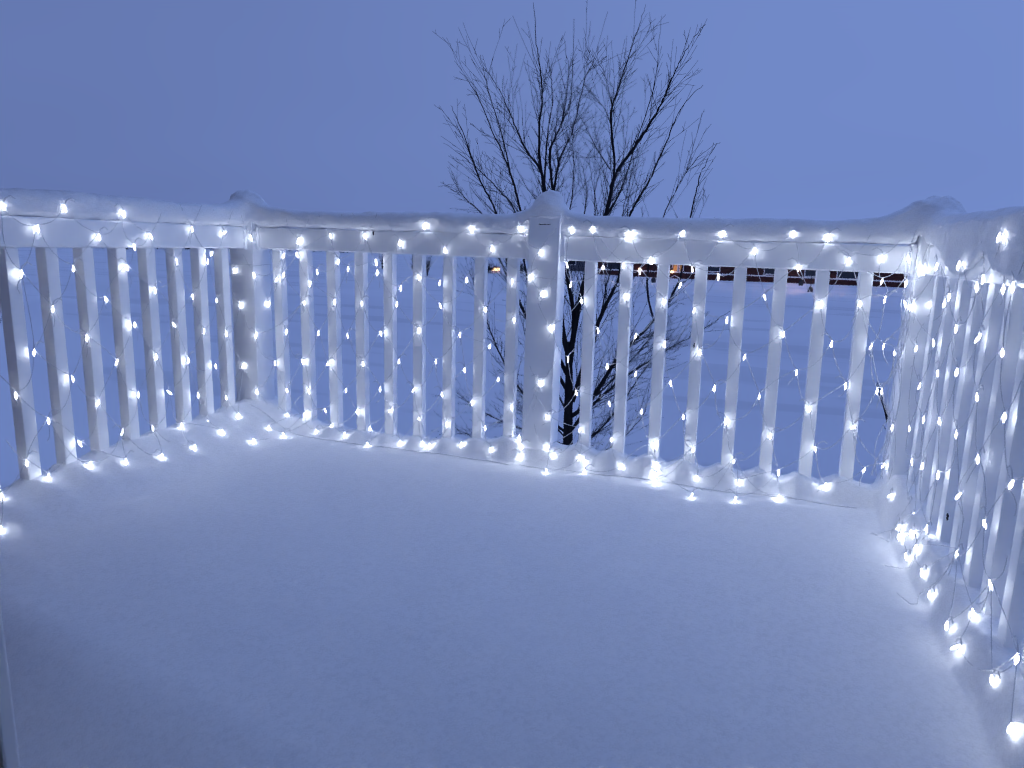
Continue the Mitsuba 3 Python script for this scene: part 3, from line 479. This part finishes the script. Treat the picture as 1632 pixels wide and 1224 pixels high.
for path, r0, low, outer in LIMBS:
    n = len(path)
    p = spline(path, n * 7)
    p += rnp.normal(0, .006, p.shape) * np.linspace(0, 1, len(p))[:, None]
    r = r0 * (1 - np.linspace(0, 1, len(p)) * .93) ** 1.25 + .0012
    add(tree + '__limb', Mesh().put(*tube(p, r, 7)).get(), 'bark', True)
    L = np.linalg.norm(np.diff(p, axis=0), axis=1).sum()
    step = L / len(p)
    for i in range(3, len(p) - 2):
        frac = i / len(p)
        for _ in range(4 if low else 3):
            if frac < .82 and rnp.random() < (.55 if low else .38) * step / .06:
                t = p[i + 1] - p[i]; t /= np.linalg.norm(t); s = np.cross(t, rnp.normal(size=3)); s /= np.linalg.norm(s)
                ln = rnp.uniform(.18, .5) if rnp.random() < (.62 if low else .50) else rnp.uniform(.5, 1.35)
                ln *= (1 - .55 * frac) * (.8 if low else .65 if outer else 1)
                grow(p[i], t * 1.0 + s * rnp.uniform(.35, .95 if low else .75), ln, min(max(r[i] * .34, .0022), .0055), 0 if ln > .25 else 1, .6)
add(tree + '__crown', crown.get(), 'bark', False, kind='stuff')

def shrub(at, height, spread, stems, label, cat='shrub', r=.012, name='bare_shrub'):
    m = Mesh(); at = np.array(at, float)
    global crown
    keep = crown; crown = m
    for i in range(stems):
        d = np.array([rnp.normal(0, spread), rnp.normal(0, spread), 1.0])
        grow(at, d, height * rnp.uniform(.6, 1), r, 0 if r < .02 else 0, .25)
    crown = keep
    add(name, m.get(), 'bark', False, label, cat)
for at_, hgt, sp, st, lab in (([-41.00, 76.32, -3.60], 3.2, .12, 9, 'small bare shrub on the snow left of the middle post, nearest the left corner'), ([-37.16, 76.77, -3.60], 3.0, .10, 6, 'small bare shrub on the snow between two others, left of the middle post'), ([-30.37, 66.09, -3.60], 2.8, .12, 9, 'small bare shrub on the snow, closest to the tree of three')):
    shrub(at_, hgt, sp, st, lab, r=.05)
shrub([-25.49, 18.37, -3.60], .95, .35, 12, 'tangled bare bush in the snow at the left edge of the picture', r=.012)
shrub([0.89, 4.20, -1.05], .40, .22, 7, 'dark twigs sticking up behind the foot of the right corner post', r=.007)
shrub([8.12, 157.47, -3.60], 7.6, .10, 14, 'distant bare tree, its tip just above the rail snow at right', 'tree', .10, 'far_tree')

# ---------------------------------------------------------------- things far across the snow
def frame(g):
    """A ground point, the unit vector to the right and the unit vector away, seen from the deck."""
    g = np.array(g); a = g * [1, 1, 0]; a /= np.linalg.norm(a); return g, np.array([a[1], -a[0], 0]), a
def obox(m, o, r, a, x0, x1, y0, y1, z0, z1):
    v, f = box(x0, x1, y0, y1, z0, z1, .01); m.put(o + v[:, :1] * r + v[:, 1:2] * a + v[:, 2:] * [0, 0, 1], f)
def longhouse(key, label, A, B, hw, bsdf, windows, lamps, band=None, ridge=1.7, depth=9.0):
    """A low house whose front runs from ground point A to B."""
    note(key, label, 'house'); o = A; r = (B - A) / np.linalg.norm(B - A); a = np.array([-r[1], r[0], 0]); L = np.linalg.norm(B - A)
    m = Mesh(); obox(m, o, r, a, 0, L, 0, depth, -.5, hw); add(key + '__wall', m.get(), bsdf)
    m = Mesh(); prof = [(-.5, hw + .02), (depth / 2, hw + ridge), (depth + .5, hw + .02), (depth + .5, hw + .3), (depth / 2, hw + ridge + .32), (-.5, hw + .3)]
    v = [o + r * x + a * y + np.array([0, 0, z]) for x in (-.4, L + .4) for y, z in prof]
    poly = trimesh.Trimesh(np.array(v), np.array([[i, (i + 1) % 6, (i + 1) % 6 + 6] for i in range(6)] + [[i, (i + 1) % 6 + 6, i + 6] for i in range(6)] + [[0, 1, 5], [1, 4, 5], [1, 2, 4], [2, 3, 4]] + [[6, 11, 7], [7, 11, 10], [7, 10, 8], [8, 10, 9]]), process=False)
    m.put(poly.vertices, poly.faces); add(key + '__roof', m.get(), 'roof_snow', False, 'snow covered roof')
    for s in (0, L):                                 # gable ends
        m = Mesh(); m.put(np.array([o + r * (s - .02 if s else .02) + a * y + np.array([0, 0, z]) for y, z in ((0, hw), (depth, hw), (depth / 2, hw + ridge))]), [[0, 1, 2]]); add(key + '__gable', m.get(), bsdf)
    if band:
        m = Mesh(); obox(m, o, r, a, -.05, L + .05, -.06, -.005, band, band + .14); add(key + '__trim', m.get(), 'white_paint', False, 'white trim line along the wall')
    for x, w, z0, z1, lit in windows:
        m = Mesh()
        for q in ((x - .1, x, z0 - .1, z1 + .1), (x + w, x + w + .1, z0 - .1, z1 + .1), (x, x + w, z1, z1 + .1), (x, x + w, z0 - .1, z0)): obox(m, o, r, a, q[0], q[1], -.08, -.002, q[2], q[3])
        k = add(key + '__window', m.get(), 'white_paint')
        m = Mesh(); obox(m, o, r, a, x, x + w, -.03, -.004, z0, z1)
        if lit: add(k + '__pane', {**mikit.ply(m.get(), 'window_glass'), 'emitter': {'type': 'area', 'radiance': {'type': 'rgb', 'value': lit}}}, None)
        else: add(k + '__pane', m.get(), 'window_glass')
    for x, z, pw in lamps:
        m = Mesh(); obox(m, o, r, a, x - .12, x + .12, -.30, -.05, z + .2, z + .26); obox(m, o, r, a, x - .05, x + .05, -.30, -.01, z + .262, z + .34); k = add(key + '__lamp', m.get(), 'dark_metal')
        v, f = trimesh.creation.icosphere(2, .19).vertices, trimesh.creation.icosphere(2, .19).faces
        m = Mesh().put(v + o + r * x - a * .30 + np.array([0, 0, z]), f); add(k + '__globe', {**mikit.ply(m.get(), 'white_paint', True), 'emitter': {'type': 'area', 'radiance': {'type': 'rgb', 'value': [pw, pw * .55, pw * .28]}}}, None, label='glowing warm globe lamp')
A, B = np.array([-17.31, 88.79, -3.60]), np.array([19.71, 89.38, -3.60])
longhouse('brick_house', 'long low red brown house across the snow field, behind the right half of the railing', A, B, 2.7, 'brick_wall',
          [(1.24, 1.6, .7, 1.9, None), (9.27, .55, .8, 1.9, (.014, .0055, .0016)), (10.09, .4, .8, 1.9, (.010, .0040, .0012)), (13.27, 1.5, 1.0, 1.5, None), (19.92, 1.5, .95, 1.7, None), (24.39, 2.0, .9, 1.7, None), (27.86, 2.6, .8, 1.6, None)],
          [(5.31, 0.9, .12), (9.23, .75, .12)], band=.62)
A2, B2 = np.array([-23.92, 95.93, -3.60]), np.array([-19.93, 98.89, -3.60])
longhouse('grey_house', 'small dark grey house beside the tree trunk, left of the long red brown house', A2, B2, 2.6, 'grey_siding', [(1.0, 1.2, .9, 1.9, None)], [], ridge=1.4, depth=7)
# dark posts on the field; the lit globes are added to warm the snow
for at_, lab in (([5.78, 65.87, -3.60], 'thin dark post with a boxy foot and added lamp globe, the largest of three'), ([6.20, 82.15, -3.60], 'thin dark post with boxy foot and added lamp globe, just left of the largest one'), ([-8.30, 71.91, -3.60], 'thin dark post with a boxy foot and added lamp globe, right of the tree')):
    g, r, a = frame(at_); k = 'field_post'; n = 0
    while k in labels: n += 1; k = f'field_post_{n:03d}'
    note(k, lab, 'field post')
    m = Mesh(); obox(m, g, r, a, -.035, .035, -.035, .035, .75, 3.06); add(k + '__pole', m.get(), 'dark_metal')
    ico = trimesh.creation.icosphere(2, .2); m = Mesh().put(ico.vertices + g + [0, 0, 3.25], ico.faces)
    add(k + '__globe', {**mikit.ply(m.get(), 'white_paint', True), 'emitter': {'type': 'area', 'radiance': {'type': 'rgb', 'value': [4.0, 2.9, 2.3]}}}, None)
    m = Mesh(); obox(m, g, r, a, -.22, .22, -.22, .22, -.2, .50); v = np.array([[-.24, -.24, .5], [.24, -.24, .5], [.24, .24, .5], [-.24, .24, .5], [0, 0, .76]]); m.put(g + v[:, :1] * r + v[:, 1:2] * a + v[:, 2:] * [0, 0, 1], [[0, 1, 4], [1, 2, 4], [2, 3, 4], [3, 0, 4], [0, 2, 1], [0, 3, 2]]); add(k + '__foot', m.get(), 'dark_metal')
# the glow on the snow left of the middle post
g, r, a = frame([-27.86, 80.23, -3.60]); k = 'yard_lamp'
note(k, 'orange glowing yard lamp on the far snow left of the middle post', 'lamp')
m = Mesh(); obox(m, g, r, a, -.09, .09, -.09, .09, -.3, .22); obox(m, g, r, a, -.45, .45, -.3, .3, .62, .74); obox(m, g, r, a, -.04, .04, -.04, .04, .74, 1.1); add(k + '__stand', m.get(), 'dark_metal')
m = Mesh(); obox(m, g, r, a, -.55, .40, -.10, .10, .24, .60); add(k + '__glass', {**mikit.ply(m.get(), 'white_paint'), 'emitter': {'type': 'area', 'radiance': {'type': 'rgb', 'value': [.10, .05, .02]}}}, None, label='glowing orange lamp glass')
for at_, hgt, lab in (([-27.92, 77.74, -3.60], 1.3, 'small dark evergreen bush just left of the orange lamp'), ([-25.31, 81.39, -3.60], 1.3, 'small dark evergreen bush right of the orange lamp, by the middle post')):
    g, r, a = frame(at_); m = Mesh()
    for i in range(260):
        c_ = rnp.normal(0, 1, 3) * [.42, .42, .30] * hgt * .6 + [0, 0, hgt * .42]; q = rnp.normal(0, .10, (3, 3)) + c_; m.put(g + q, [[0, 1, 2]])
    add('evergreen_bush', m.get(), 'needles', False, lab, 'bush')
# the far-off wood along the left horizon
m = Mesh()
WOOD = np.array([[-158.78, 87.12], [-116.97, 104.43], [-104.16, 127.16], [-96.37, 138.46], [-88.66, 149.87], [-79.80, 158.51]])
for q in np.linspace(0, 1, 410):
    open_ = q > .81                                   # the wood thins out towards the right
    if open_ and rnp.random() < .55: continue
    g = np.array([*[np.interp(q, [0, .455, .70, .811, .911, 1], WOOD[:, k]) for k in (0, 1)], GROUND]) * rnp.uniform(.98, 1.06); g[2] = GROUND
    hgt = rnp.uniform(1.5, 3.0) if open_ else rnp.uniform(2.6, 4.4); w = rnp.uniform(.5, 1.0)
    for i in range(26):
        t = rnp.random() ** .7; c_ = np.array([rnp.normal(0, w * (1.15 - t)), rnp.normal(0, w * (1.15 - t)), t * hgt]); q = rnp.normal(0, .22, (3, 3)) + c_; m.put(g + q, [[0, 1, 2]])
add('far_wood', m.get(), 'needles', False, 'dark line of far woodland along the left horizon under the rail', 'trees', kind='stuff')
